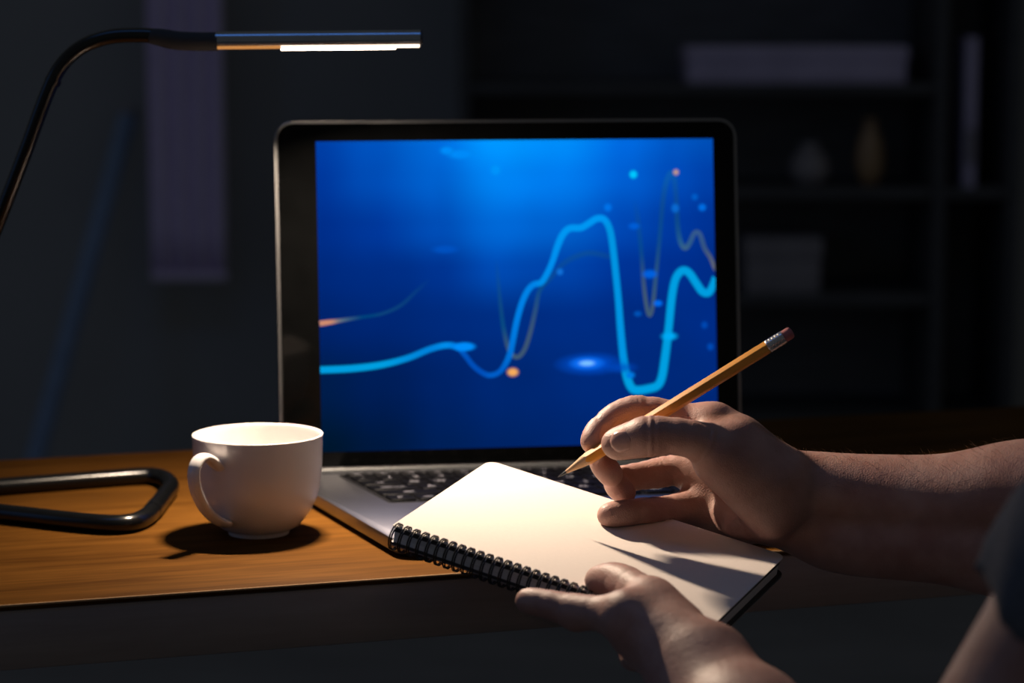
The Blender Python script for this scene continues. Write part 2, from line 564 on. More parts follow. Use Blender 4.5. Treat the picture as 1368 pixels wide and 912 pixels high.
# ports on the visible left flank
for t in (0.022, 0.034, 0.05):
    c = hx * (-0.0002) + sx * t
    pm = tube([c + sx * 0.0 + np.array([0, 0, 0.0085]) - hx * 0.0004, c + np.array([0, 0, 0.0085]) + hx * 0.002], 0.0036, 12, ry=0.0013, up=(0, 0, 1))
    link('port', pm, M_black, lap)
KS0, KS1, KT0, KT1 = 0.040, LW - 0.030, 0.012, 0.128
well = link('keyboard_well', prism(deck_outline(KS0, KS1, KT0, KT1, 0.003), DECK - 0.0005, DECK + 0.0003), M_well, lap)
link('trackpad', prism(deck_outline(0.115, 0.245, 0.142, 0.248, 0.004), DECK - 0.0004, DECK + 0.0003), M_silver, lap)
rows = [
    (['esc', 'F1', 'F2', 'F3', 'F4', 'F5', 'F6', 'F7', 'F8', 'F9', 'F10', 'F11', 'F12', 'del'], [1.0] * 14, 0.6),
    (list('`1234567890-=') + ['delete'], [1] * 13 + [1.6], 1),
    (['tab'] + list('QWERTYUIOP[]\\'), [1.6] + [1] * 13, 1),
    (['caps lock'] + list("ASDFGHJKL;'") + ['return'], [1.9] + [1] * 11 + [1.9], 1),
    (['shift'] + list('ZXCVBNM,./') + ['shift'], [2.45] + [1] * 10 + [2.45], 1),
    (['fn', 'ctrl', 'alt', 'cmd', '', 'cmd', 'alt', '<', '^', '>'], [1.1, 1, 1, 1.3, 5.4, 1.3, 1, 1, 1, 1], 1),
]
KH = (KT1 - KT0 - 0.004) / 5.6
t = KT0 + 0.002
fcache = {}


def text_mesh(s):
    if s not in fcache:
        cu = bpy.data.curves.new('txt', 'FONT')
        cu.body = s
        cu.size = 1
        cu.align_x = 'CENTER'
        cu.align_y = 'CENTER'
        cu.offset = 0.03
        cu.resolution_u = 2
        o = bpy.data.objects.new('txt', cu)
        COL.objects.link(o)
        bpy.context.view_layer.update()
        me = bpy.data.meshes.new_from_object(o.evaluated_get(bpy.context.evaluated_depsgraph_get()))
        bpy.data.objects.remove(o)
        fcache[s] = ([tuple(v.co) for v in me.vertices], [tuple(p.vertices) for p in me.polygons])
        bpy.data.meshes.remove(me)
    return fcache[s]


for names, ws, hh in rows:
    tot = sum(ws)
    unit = (KS1 - KS0 - 0.004) / tot
    s = KS0 + 0.002
    h = KH * hh
    for nm, w in zip(names, ws):
        g = 0.0014
        link('key', prism(deck_outline(s + g, s + w * unit - g, t + g, t + h - g, 0.0018, 2), DECK + 0.0003, DECK + 0.0018, 0.0004, 1), M_key, well)
        if nm:
            vs, fs = text_mesh(nm)
            size = 0.0080 if len(nm) == 1 else 0.0048
            cxx, cyy = s + w * unit / 2, t + h / 2
            vv = []
            for (a, b, c) in vs:
                q = deck_xy(cxx + a * size, cyy - b * size)
                vv.append((q[0], q[1], DECK + 0.00186))
            link('key_legend', mesh(vv, fs), M_legend, well)
        s += w * unit
    t += h

# lid
TILT = math.radians(7.0)
LH = 0.268
back_dir = np.array([-math.sin(TH), math.cos(TH), 0])
lz = np.array([0, 0, math.cos(TILT)]) + back_dir * math.sin(TILT)       # up the lid
ln = np.cross(hx, lz)                                                     # out of the screen, toward the viewer
lo = np.array([0, 0, DECK + 0.002]) + back_dir * (-0.004)
LM = Matrix(((hx[0], lz[0], ln[0], lo[0]), (hx[1], lz[1], ln[1], lo[1]), (hx[2], lz[2], ln[2], lo[2]), (0, 0, 0, 1)))


def lidlink(name, me, m, parent=lap):
    me.transform(LM)
    return link(name, me, m, parent)


lidlink('lid_shell', prism(round_rect(0, LW, 0, LH, [0.014, 0.014, 0.004, 0.004], 8), -0.0055, 0.0, 0.0012, 3), M_lidsilver)
lidlink('bezel', prism(round_rect(0.0022, LW - 0.0022, 0.003, LH - 0.0022, [0.012, 0.012, 0.003, 0.003], 8), -0.0003, 0.0005, 0.0002), M_bezel)
lidlink('hinge', tube([(0.03, -0.001, -0.003), (LW - 0.03, -0.001, -0.003)], 0.0042, 14), M_black)
BLw = np.array([BL[0], BL[1], 0])
Lo_w = lo + BLw


def lid_uv(u, v):
    q = onplane(u, v, Lo_w + ln * 0.0005, ln) - Lo_w
    return np.dot(q, hx), np.dot(q, lz)


sx0 = lid_uv(426, 400)[0]; sx1 = lid_uv(956, 400)[0]
sy1 = lid_uv(684, 187)[1]; sy0 = lid_uv(684, 597)[1]


def screen_mat():
    m = bpy.data.materials.new('blue_screen_picture')
    m.use_nodes = True
    nt = m.node_tree
    N, Lk = nt.nodes, nt.links
    N.clear()
    out = N.new('ShaderNodeOutputMaterial'); em = N.new('ShaderNodeEmission')
    at = N.new('ShaderNodeAttribute'); at.attribute_name = 'picture'
    nz = N.new('ShaderNodeTexNoise'); nz.inputs['Scale'].default_value = 14; nz.inputs['Detail'].default_value = 2
    tc = N.new('ShaderNodeTexCoord')
    mr = N.new('ShaderNodeMapRange'); mr.inputs['To Min'].default_value = 0.82; mr.inputs['To Max'].default_value = 1.18
    ml = N.new('ShaderNodeVectorMath'); ml.operation = 'SCALE'
    Lk.new(tc.outputs['Object'], nz.inputs['Vector']); Lk.new(nz.outputs['Fac'], mr.inputs['Value'])
    Lk.new(at.outputs['Color'], ml.inputs[0]); Lk.new(mr.outputs[0], ml.inputs['Scale'])
    Lk.new(ml.outputs[0], em.inputs[0]); Lk.new(em.outputs[0], out.inputs[0])
    return m


def srgb(*c):
    return np.array([(x / 255 / 12.92) if x <= 10 else ((x / 255 + 0.055) / 1.055) ** 2.4 for x in c])


# the displayed picture: colours (sRGB) on a coarse grid of the picture, interpolated over the mesh
gx = [0, .14, .3, .45, .6, .78, .9, 1]
gy = [0, .12, .28, .42, .58, .78, 1]       # from the top
GR = [
    [(0, 62, 165), (0, 82, 190), (0, 108, 222), (0, 150, 255), (0, 142, 252), (0, 104, 222), (0, 86, 196), (0, 78, 182)],
    [(0, 55, 155), (0, 76, 182), (0, 98, 210), (0, 132, 245), (0, 122, 236), (0, 92, 206), (0, 74, 184), (0, 62, 165)],
    [(0, 46, 138), (0, 54, 152), (0, 78, 184), (0, 104, 215), (0, 96, 205), (0, 70, 178), (0, 56, 158), (0, 50, 148)],
    [(0, 40, 122), (0, 44, 130), (0, 50, 142), (0, 72, 175), (0, 66, 168), (0, 50, 148), (0, 45, 138), (0, 44, 135)],
    [(0, 35, 108), (0, 38, 116), (0, 42, 124), (0, 46, 132), (0, 46, 134), (0, 42, 128), (0, 42, 128), (0, 42, 130)],
    [(0, 28, 74), (0, 30, 88), (0, 34, 102), (0, 38, 112), (0, 40, 118), (0, 40, 120), (0, 40, 120), (0, 40, 122)],
    [(0, 22, 44), (0, 24, 62), (0, 30, 84), (0, 34, 98), (0, 36, 106), (0, 36, 106), (0, 36, 106), (0, 36, 108)],
]
GL = np.array([[srgb(*c) for c in r] for r in GR])


def pic(s, t):
    i = min(max(np.searchsorted(gx, s) - 1, 0), len(gx) - 2); j = min(max(np.searchsorted(gy, t) - 1, 0), len(gy) - 2)
    a = (s - gx[i]) / (gx[i + 1] - gx[i]); b = (t - gy[j]) / (gy[j + 1] - gy[j])
    a = a * a * (3 - 2 * a); b = b * b * (3 - 2 * b)
    return (GL[j, i] * (1 - a) + GL[j, i + 1] * a) * (1 - b) + (GL[j + 1, i] * (1 - a) + GL[j + 1, i + 1] * a) * b


def set_col(me, name, cols):
    at = me.color_attributes.new(name, 'FLOAT_COLOR', 'POINT')
    at.data.foreach_set('color', np.asarray(cols, dtype=np.float32).ravel())


V, Fc, Cc = [], [], []
nx, ny = 72, 56
for j in range(ny + 1):
    for i in range(nx + 1):
        V.append((sx0 + (sx1 - sx0) * i / nx, sy1 + (sy0 - sy1) * j / ny, 0.0006))
        Cc.append((*pic(i / nx, j / ny), 1))
for j in range(ny):
    for i in range(nx):
        a = j * (nx + 1) + i
        Fc.append((a, a + nx + 1, a + nx + 2, a + 1))
me = mesh(V, Fc)
set_col(me, 'picture', Cc)
screen = lidlink('screen', me, screen_mat())


def glow_mat():
    m = bpy.data.materials.new('chart_print')
    m.use_nodes = True
    nt = m.node_tree
    N, Lk = nt.nodes, nt.links
    N.clear()
    out = N.new('ShaderNodeOutputMaterial'); em = N.new('ShaderNodeEmission'); tr = N.new('ShaderNodeBsdfTransparent'); mx = N.new('ShaderNodeMixShader')
    at = N.new('ShaderNodeAttribute'); at.attribute_name = 'picture'
    Lk.new(at.outputs['Color'], em.inputs[0]); Lk.new(at.outputs['Alpha'], mx.inputs[0])
    Lk.new(tr.outputs[0], mx.inputs[1]); Lk.new(em.outputs[0], mx.inputs[2]); Lk.new(mx.outputs[0], out.inputs[0])
    return m


M_glow = glow_mat()
pxs = (sx1 - sx0) / 530.0            # metres of screen per photo pixel


def chart_line(pts, name, layer):
    """pts: (u, v, width_px, (r,g,b), alpha)"""
    A = np.array([[*lid_uv(p[0], p[1]), p[2], *srgb(*p[3]), p[4]] for p in pts])
    pa = np.array(catmull(A, 6))
    n = len(pa)
    V, Fc, Cc = [], [], []
    for i in range(n):
        d = pa[min(i + 1, n - 1)][:2] - pa[max(i - 1, 0)][:2]
        d /= np.linalg.norm(d) + 1e-12
        nn = np.array([-d[1], d[0]])
        w = pa[i][2] * pxs / 2
        for k, al in ((-1.25, 0), (-0.75, 1), (0.75, 1), (1.25, 0)):
            q = pa[i][:2] + nn * w * k
            q = np.clip(q, (sx0, sy0), (sx1, sy1))
            V.append((q[0], q[1], 0.0006 + 0.00006 * layer))
            Cc.append((*np.clip(pa[i][3:6], 0, 2), max(pa[i][6], 0) * al))
    for i in range(n - 1):
        for k in range(3):
            a = i * 4 + k
            Fc.append((a, a + 1, a + 5, a + 4))
    me = mesh(V, Fc)
    set_col(me, 'picture', Cc)
    lidlink(name, me, M_glow, screen)


def blob(u, v, ru, rv, col, core=0.45, alpha=1.0, layer=3, name='data_point'):
    c = lid_uv(u, v)
    cl = srgb(*col)
    V, Cc, Fc = [(c[0], c[1], 0.0006 + 0.00006 * layer)], [(*cl, alpha)], []
    seg = 20
    for q, al in ((core, alpha), ((1 + core) / 2, alpha * 0.45), (1.0, 0)):
        for k in range(seg):
            a = 2 * math.pi * k / seg
            V.append((c[0] + ru * pxs * q * math.cos(a), c[1] + rv * pxs * q * math.sin(a), V[0][2])); Cc.append((*cl, al))
    for k in range(seg):
        Fc.append((0, 1 + k, 1 + (k + 1) % seg))
        for r in (0, 1):
            o = 1 + r * seg
            Fc.append((o + k, o + seg + k, o + seg + (k + 1) % seg, o + (k + 1) % seg))
    me = mesh(V, Fc)
    set_col(me, 'picture', Cc)
    lidlink(name, me, M_glow, screen)


cy, cy2, cb = (0, 158, 224), (0, 148, 226), (0, 96, 205)
main = [(427, 494, 9, cy, 1), (470, 492, 9, cy, 1), (510, 487, 8.5, cy, 1), (545, 478, 8, (0, 140, 220), 1), (575, 466, 8, (0, 130, 220), 1), (597, 461, 8, (0, 140, 235), 1),
        (612, 464, 8, (0, 110, 220), .9), (621, 474, 7, (0, 90, 200), .8), (632, 488, 7, (0, 84, 196), .8), (645, 498, 7, (0, 84, 196), .85), (656, 501, 7, cb, .9), (669, 495, 7, cb, .9),
        (680, 476, 8, (0, 110, 212), 1), (685, 455, 8, (0, 118, 220), 1), (690, 430, 8, (0, 124, 226), 1), (697, 405, 8, (0, 128, 230), 1), (705, 388, 8, (0, 130, 230), 1), (713, 380, 8, (0, 130, 230), 1), (723, 377, 8, (0, 140, 232), 1),
        (731, 365, 8, (0, 140, 235), 1), (738, 349, 8, (0, 142, 238), 1), (745, 328, 9, (0, 146, 240), 1), (752, 313, 9, (0, 150, 242), 1), (761, 305, 9, (0, 150, 242), 1), (776, 304, 9, (0, 150, 242), 1), (787, 298, 9, (0, 150, 242), 1),
        (797, 292, 9, (0, 150, 242), 1), (807, 293, 9, (0, 148, 240), 1), (814, 305, 9, cy2, 1), (818, 325, 9, cy2, 1), (822, 360, 9, cy2, 1), (826, 400, 9, cy2, 1), (829, 440, 9.5, cy2, 1), (833, 480, 10, cy2, 1), (838, 505, 11, cy, 1),
        (844, 518, 11, cy, 1), (852, 521, 11, cy, 1), (866, 519, 11, cy, 1), (878, 515, 11, cy, 1), (884, 504, 11, cy, 1), (888, 480, 11, cy, 1), (893, 440, 10.5, cy, 1), (897, 400, 10.5, cy, 1), (901, 377, 10.5, cy, 1),
        (906, 366, 10.5, cy, 1), (913, 361, 10.5, cy, 1), (921, 365, 10.5, cy, 1), (930, 378, 10.5, cy, 1), (938, 389, 10.5, cy, 1), (946, 391, 10, cy, 1), (951, 384, 10, cy, 1), (956, 370, 9, cy, 1)]
tl, og, gr = (20, 82, 128), (205, 140, 112), (66, 92, 112)
chart_line([(427, 432, 7, og, 1), (442, 430, 6, og, .95), (455, 428, 5, (110, 120, 130), .8), (480, 424, 4.5, tl, .6), (510, 419, 4.5, tl, .5), (535, 408, 5, tl, .4), (555, 390, 5, tl, .25), (575, 372, 5, tl, 0)], 'chart_line', 1)
chart_line([(663, 345, 5, tl, 0), (666, 380, 5, tl, .35), (669, 410, 5.5, tl, .55), (673, 440, 6, tl, .7), (680, 467, 6, gr, .8), (690, 477, 6, gr, .85), (700, 468, 6, gr, .8), (708, 445, 6, gr, .75), (715, 415, 6, (50, 90, 125), .65), (721, 388, 6, tl, .6), (735, 372, 6, tl, .4), (755, 350, 7, tl, .35), (785, 338, 7, tl, .4), (815, 343, 7, tl, .3)], 'chart_line', 1)
chart_line([(848, 265, 7, tl, .0), (853, 300, 7, tl, .3), (857, 340, 6, tl, .5), (860, 380, 5.5, gr, .75), (864, 410, 5.5, gr, .9), (868, 421, 5.5, gr, .9), (872, 408, 5.5, gr, .85), (876, 370, 5.5, (50, 92, 120), .7), (881, 320, 6, tl, .55), (886, 265, 7, tl, .45), (892, 238, 8, (24, 110, 150), .3), (899, 232, 8, (24, 110, 150), .3), (903, 260, 7, tl, .4), (905, 300, 7, tl, .6), (909, 323, 7, (40, 96, 140), .8), (915, 331, 7, (60, 100, 132), .85), (921, 325, 7, (50, 96, 136), .8), (928, 311, 6.5, (60, 96, 136), .75), (935, 313, 6.5, (60, 96, 136), .75), (941, 331, 6.5, (60, 90, 126), .8), (949, 344, 5.5, (86, 98, 116), .85), (954, 357, 5, (100, 104, 116), .85), (956, 362, 4, (60, 80, 116), .6)], 'chart_line', 1)
chart_line(main, 'chart_line', 2)
for a in ((597, 201, 12, 7, (0, 140, 248)), (615, 206, 22, 8, (0, 138, 248)), (662, 227, 9, 9, (0, 146, 250)), (595, 333, 22, 7, (0, 80, 190)), (846, 233, 7, 7, (0, 200, 255)), (903, 230, 5, 5, (190, 150, 140)),
          (812, 277, 7, 7, (0, 114, 232)), (748, 363, 6, 6, (16, 110, 214)), (902, 278, 7, 8, (10, 104, 208)), (938, 277, 7, 6.5, (0, 108, 226)), (928, 263, 6, 6, (0, 90, 198)), (847, 302, 10, 6, (0, 92, 212)),
          (868, 366, 13, 7.5, (0, 96, 222)), (879, 405, 8, 5.5, (0, 106, 238)), (852, 419, 7, 5, (0, 80, 180)), (842, 501, 8, 6, (0, 120, 226)), (941, 434, 6, 6.5, (0, 70, 176)), (949, 463, 6, 6.5, (0, 72, 178)), (685, 497, 9.5, 7, (246, 172, 92))):
    blob(*a)
blob(620, 463, 18, 7, (0, 140, 250), 0.6, 1, 3)
blob(788, 486, 52, 17, (0, 78, 205), 0.35, .9, 3, 'light_streak')
blob(784, 485, 27, 10, (16, 116, 250), 0.45, 1, 4, 'light_streak')
blob(784, 485, 13, 4.5, (120, 190, 255), 0.5, 1, 5, 'light_streak')
blob(830, 491, 26, 9, (0, 72, 190), 0.3, .7, 3, 'light_streak')
blob(894, 449, 14, 7, (0, 170, 245), 0.4, 1, 4)

# ------------------------------------------------------------------ desk lamp
LY = 1.715
base_px = [(-198, 665), (-120, 659), (0, 650), (110, 641.5), (185, 636), (207, 636), (222, 641), (228, 650), (220, 662), (204, 682), (190, 693), (170, 699), (140, 699.5), (90, 695), (0, 685), (-110, 674)]
RT = 0.0066
bpts = [onz(u, v, RT) for u, v in base_px]
apex = onz(-205, 666, RT)
lamp = empty('desk_lamp', (apex[0], apex[1], 0))
tag(lamp, 'black tubular desk lamp with a lit warm bar head above the cup', 'lamp')
lap_o = np.array([apex[0], apex[1], 0])
link('base_loop', tube([p - lap_o for p in catmull(bpts, 6, True)], RT, 18, True), M_tube, lamp)
# joint sleeve on the loop's near corner
j0, j1 = onz(209, 676, RT) - lap_o, onz(203, 683, RT) - lap_o
link('joint_sleeve', tube([j0, j1], RT + 0.0003, 18), M_tube, lamp)


def aty(u, v, y):
    return back(u, v, y)


arm_px = [(-205, 664, apex[1]), (-170, 620, 1.79), (-132, 560, 1.775), (-60, 430, 1.75), (-8, 310, 1.735), (33, 205, 1.722), (64, 122, LY), (84, 85, LY), (112, 61, LY), (148, 49, LY), (190, 47, LY), (212, 49, LY)]
apts = [aty(*a) - lap_o for a in arm_px]
apts[0] = np.array([0, 0, RT])
link('arm', tube(catmull(apts, 6), 0.0052, 16), M_tube, lamp)
c = aty(71, 108, LY) - lap_o
cdir = (apts[7] - apts[6]) / np.linalg.norm(apts[7] - apts[6])
link('arm_collar', tube([c - cdir * 0.002, c + cdir * 0.002], 0.0058, 16), M_tube, lamp)
g = [aty(200, 48, LY) - lap_o, aty(214, 50, LY) - lap_o, aty(235, 54, LY) - lap_o, aty(262, 55.5, LY) - lap_o, aty(291, 55.5, LY) - lap_o]
link('grip', tube(catmull(g, 4), [0.0052 + 0.0014 * min(1, i / 6) for i in range(17)], 16), M_rubber, lamp)
h0, h1 = aty(289, 54, LY) - lap_o, aty(562, 51.5, LY) - lap_o
hd = (h1 - h0) / np.linalg.norm(h1 - h0)
HR = 0.0062
# tube with a flat underside
prof = []
for k in range(22):
    a = math.radians(-60 + (300) * k / 21)
    prof.append((HR * math.cos(a + math.radians(0)), HR * math.sin(a)))
side = np.array([0, 1.0, 0]); upv = np.cross(hd, side); upv = upv if upv[2] > 0 else -upv


def bar(p0, p1, outline):
    V = [p0 + side * a + upv * b for a, b in outline] + [p1 + side * a + upv * b for a, b in outline]
    n = len(outline)
    Fc = [tuple(range(n)), tuple(range(2 * n - 1, n - 1, -1))] + [(i, n + i, n + (i + 1) % n, (i + 1) % n) for i in range(n)]
    me = mesh(V, Fc, True)
    bm = bmesh.new(); bm.from_mesh(me); bmesh.ops.recalc_face_normals(bm, faces=bm.faces); bm.to_mesh(me); bm.free()
    me.set_sharp_from_angle(angle=math.radians(35))
    return me


circ = [(HR * math.cos(math.radians(a)), HR * math.sin(math.radians(a))) for a in range(-40, 221, 13)]
link('lamp_head', bar(h0, h1, circ), M_head_tube, lamp)
yb = HR * math.sin(math.radians(-40))
link('end_cap', bar(h1, h1 + hd * 0.0012, [(a * 0.99, b * 0.99) for a, b in circ]), M_black, lamp)
w = HR * 0.76
l0 = aty(376, 60, LY) - lap_o; l1 = aty(528, 60, LY) - lap_o
q0 = h0 + hd * np.dot(l0 - h0, hd); q1 = h0 + hd * np.dot(l1 - h0, hd)
for sa, sb, sm_ in ((h0 + hd * 0.001, q0 - hd * 0.0002, M_stripo), (q0, h1 - hd * 0.001, M_stripw)):
    link('diffuser_strip', bar(sa, sb, [(-w, yb + 0.0005), (w, yb + 0.0005), (w * 0.92, yb - 0.0022), (-w * 0.92, yb - 0.0022)]), sm_, lamp)
led = link('led_light', bar(q0, q1, [(-w * 0.8, yb - 0.0020), (w * 0.8, yb - 0.0020), (w * 0.66, yb - 0.0033), (-w * 0.66, yb - 0.0033)]), M_led, lamp)

ll = bpy.data.lights.new('lamp_light', 'AREA')              # the light the LED row throws down
ll.shape = 'RECTANGLE'
ll.size, ll.size_y = float(np.linalg.norm(q1 - q0)), 0.008
ll.color = (1.0, 0.80, 0.60)
ll.energy = LED_WATT
ll.spread = math.radians(145)
llo = bpy.data.objects.new('lamp_light', ll)
COL.objects.link(llo)
llo.parent = lamp
llo.location = (q0 + q1) / 2 + upv * (yb - 0.0036)
llo.rotation_euler = (math.radians(-4), math.radians(-15), 0)

# ------------------------------------------------------------------ cup
cc = onz(346, 711.5)
cup = empty('cup', tuple(cc))
tag(cup, 'white porcelain coffee cup with its loop handle toward the lamp base', 'cup')
outer = [(0.0, 0.0022), (0.0185, 0.0022), (0.0192, 0.0), (0.0212, 0.0), (0.0222, 0.003), (0.0262, 0.0048), (0.0305, 0.0085), (0.0350, 0.0140), (0.0388, 0.0205), (0.0415, 0.0275), (0.0434, 0.0355), (0.0445, 0.045), (0.0451, 0.056), (0.0455, 0.0690), (0.0454, 0.0702), (0.0448, 0.0706), (0.0441, 0.0702), (0.0438, 0.069)]
inner = [(0.0433, 0.056), (0.0427, 0.045), (0.0415, 0.0355), (0.0395, 0.0275), (0.0367, 0.0205), (0.0328, 0.014), (0.028, 0.009), (0.022, 0.0062), (0.010, 0.0052), (0.0, 0.005)]


def smooth_profile(p):
    q = catmull([np.array(x) for x in p], 4)
    return [(max(a[0], 0.0), a[1]) for a in q]


link('body', lathe(smooth_profile(outer)[:] + smooth_profile([outer[-1]] + inner)[1:], 96), M_china, cup)
HAZ = math.radians(180 + 58)       # handle azimuth: left and toward the viewer
hv = np.array([math.cos(HAZ), math.sin(HAZ), 0])
hp = [(0.0428, 0.0535), (0.0465, 0.0560), (0.0520, 0.0600), (0.0580, 0.0628), (0.0640, 0.0622), (0.0685, 0.0580), (0.0702, 0.0520), (0.0690, 0.0440), (0.0652, 0.0360), (0.0600, 0.0285), (0.0525, 0.0215), (0.0440, 0.0160), (0.0365, 0.0135)]
hpath = [hv * a + np.array([0, 0, b]) for a, b in catmull([np.array(x) for x in hp], 5)]
tang = np.cross(hv, (0, 0, 1))
n = len(hpath)
link('handle', tube(hpath, [0.0026 + 0.0008 * abs(2 * i / n - 1) for i in range(n)], 18, ry=[0.0060 - 0.0008 * math.sin(math.pi * i / n) for i in range(n)], up=tang), M_china, cup)

# ------------------------------------------------------------------ notebook (held in the air, A5, wire bound)
NL, NW = 0.2105, 0.132
nO = np.array([-0.0735, 1.4572, 0.0492])
na = np.array([0.88639593, -0.41091478, -0.21319311]); nb = np.array([0.44456475, 0.88401547, 0.14449511]); nn = np.array([0.12909083, -0.22285802, 0.96626594])
NM = Matrix(((na[0], nb[0], nn[0], nO[0]), (na[1], nb[1], nn[1], nO[1]), (na[2], nb[2], nn[2], nO[2]), (0, 0, 0, 1)))
nbk = empty('notebook', mat=NM)
tag(nbk, 'open wire bound notebook with a blank cream page held over the desk edge', 'notebook')
cr = [0.006, 0.0075, 0.0012, 0.0012]
link('top_page', prism(round_rect(0, NL, 0, NW, cr, 6), -0.0006, 0.0), M_paper, nbk)
link('page', prism(round_rect(0.0004, NL - 0.0006, 0.0003, NW - 0.0006, cr, 6), -0.0010, -0.0007), M_paper, nbk)
link('shade_layer', prism(round_rect(0.0012, NL - 0.001, 0.0006, NW - 0.001, cr, 6), -0.0040, -0.0011), M_cover, nbk)  # black layer in place of the ring shadow below the top sheets
link('page_block', prism(round_rect(0.001, NL - 0.0015, 0.0012, NW - 0.0015, cr, 6), -0.0112, -0.0040), M_paperedge, nbk)
link('back_cover', prism(round_rect(0, NL + 0.001, 0.0004, NW + 0.001, cr, 6), -0.0128, -0.0112, 0.0004), M_cover, nbk)
link('cover_rim', prism(round_rect(-0.0002, NL + 0.0012, 0.0002, NW + 0.0012, cr, 6), -0.0136, -0.0129), M_coverrim, nbk)
ringp = []
HWR = 0.0007
cyr, czr, rr_ = -0.0012, -0.0062, 0.0083
angs = [math.radians(x) for x in range(38, 318, 20)]      # from the page top, round the outside, to below the back cover
side1 = [(-HWR, cyr + rr_ * math.cos(t), czr + rr_ * math.sin(t)) for t in angs]
side2 = [(HWR, p[1], p[2]) for p in side1[::-1]]
tip = (0, cyr + rr_ * math.cos(math.radians(34)) + 0.0006, czr + rr_ * math.sin(math.radians(30)))
tipb = (0, side1[-1][1] + 0.0006, side1[-1][2])
ring_me = tube(side1 + [tipb] + side2 + [tip], 0.00055, 6, True)
ring_me.materials.append(M_wire)
nring = 33
for i in range(nring):
    o = bpy.data.objects.new('wire_ring', ring_me)
    COL.objects.link(o)
    o.parent = nbk
    o.location = (0.0042 + i * 0.0063, 0, 0)

# ------------------------------------------------------------------ pencil
pt = P(745.5, 637, 1.525)
pe = P(1058, 443, 1.497)
pv = pe - pt
PLn = np.linalg.norm(pv)
pz = pv / PLn
px_ = np.cross(pz, (0, 0, 1)); px_ /= np.linalg.norm(px_)
py_ = np.cross(pz, px_)
# roll so that one flat faces up toward the lamp
PM = Matrix(((px_[0], py_[0], pz[0], pt[0]), (px_[1], py_[1], pz[1], pt[1]), (px_[2], py_[2], pz[2], pt[2]), (0, 0, 0, 1)))
pen = empty('pencil', mat=PM)
tag(pen, 'yellow orange hexagonal pencil with a metal ferrule held in the right hand', 'pencil')
PR = 0.0043
ROLL = math.radians(34)


def hexring(r, z):
    return [(r * math.cos(ROLL + math.pi / 3 * k), r * math.sin(ROLL + math.pi / 3 * k), z) for k in range(6)]


zc = 0.0235                       # where the paint starts
zf = PLn - 0.0165
# painted body with scalloped front edge
V, Fc = [], []
seg = 36


def hexr(a):
    a = (a - ROLL) % (math.pi / 3) - math.pi / 6
    return PR * math.cos(math.pi / 6) / math.cos(a)


tanc = PR * 0.98 / zc
for k in range(seg):
    a = 2 * math.pi * k / seg
    r = hexr(a)
    V.append((r * math.cos(a), r * math.sin(a), r / tanc))
for k in range(seg):
    a = 2 * math.pi * k / seg
    r = hexr(a)
    V.append((r * math.cos(a), r * math.sin(a), zf))
for k in range(seg):
    Fc.append((k, (k + 1) % seg, seg + (k + 1) % seg, seg + k))
Fc.append(tuple(range(seg, 2 * seg)))
me = mesh(V, Fc, False)
link('painted_body', me, M_pencil, pen)
V, Fc = [], []
for z in (0.0062, None):
    for k in range(seg):
        a = 2 * math.pi * k / seg
        r = 0.0062 * tanc if z else hexr(a)
        V.append((r * math.cos(a), r * math.sin(a), r / tanc))
for k in range(seg):
    Fc.append((k, (k + 1) % seg, seg + (k + 1) % seg, seg + k))
link('wood_cone', mesh(V, Fc, True), M_pwood, pen)
link('lead', lathe([(0.0002, 0.0), (0.0005, 0.0014), (0.0062 * tanc, 0.0062)], 24), M_lead, pen)
fp = [(PR * 0.93, zf - 0.001)]
z = zf - 0.001
for k in range(5):
    fp += [(PR * 0.97, z + 0.0004), (PR * 1.02, z + 0.0010), (PR * 0.94, z + 0.0018)]
    z += 0.0022
fp += [(PR * 0.97, zf + 0.0108)]
link('ferrule', lathe(fp, 32), M_ferrule, pen)
link('eraser', lathe([(PR * 0.9, zf + 0.0100), (PR * 0.9, zf + 0.0148), (PR * 0.78, zf + 0.0162), (PR * 0.4, zf + 0.0168), (0, zf + 0.0169)], 32), M_eraser, pen)

# ------------------------------------------------------------------ person: implicit surface -> one mesh


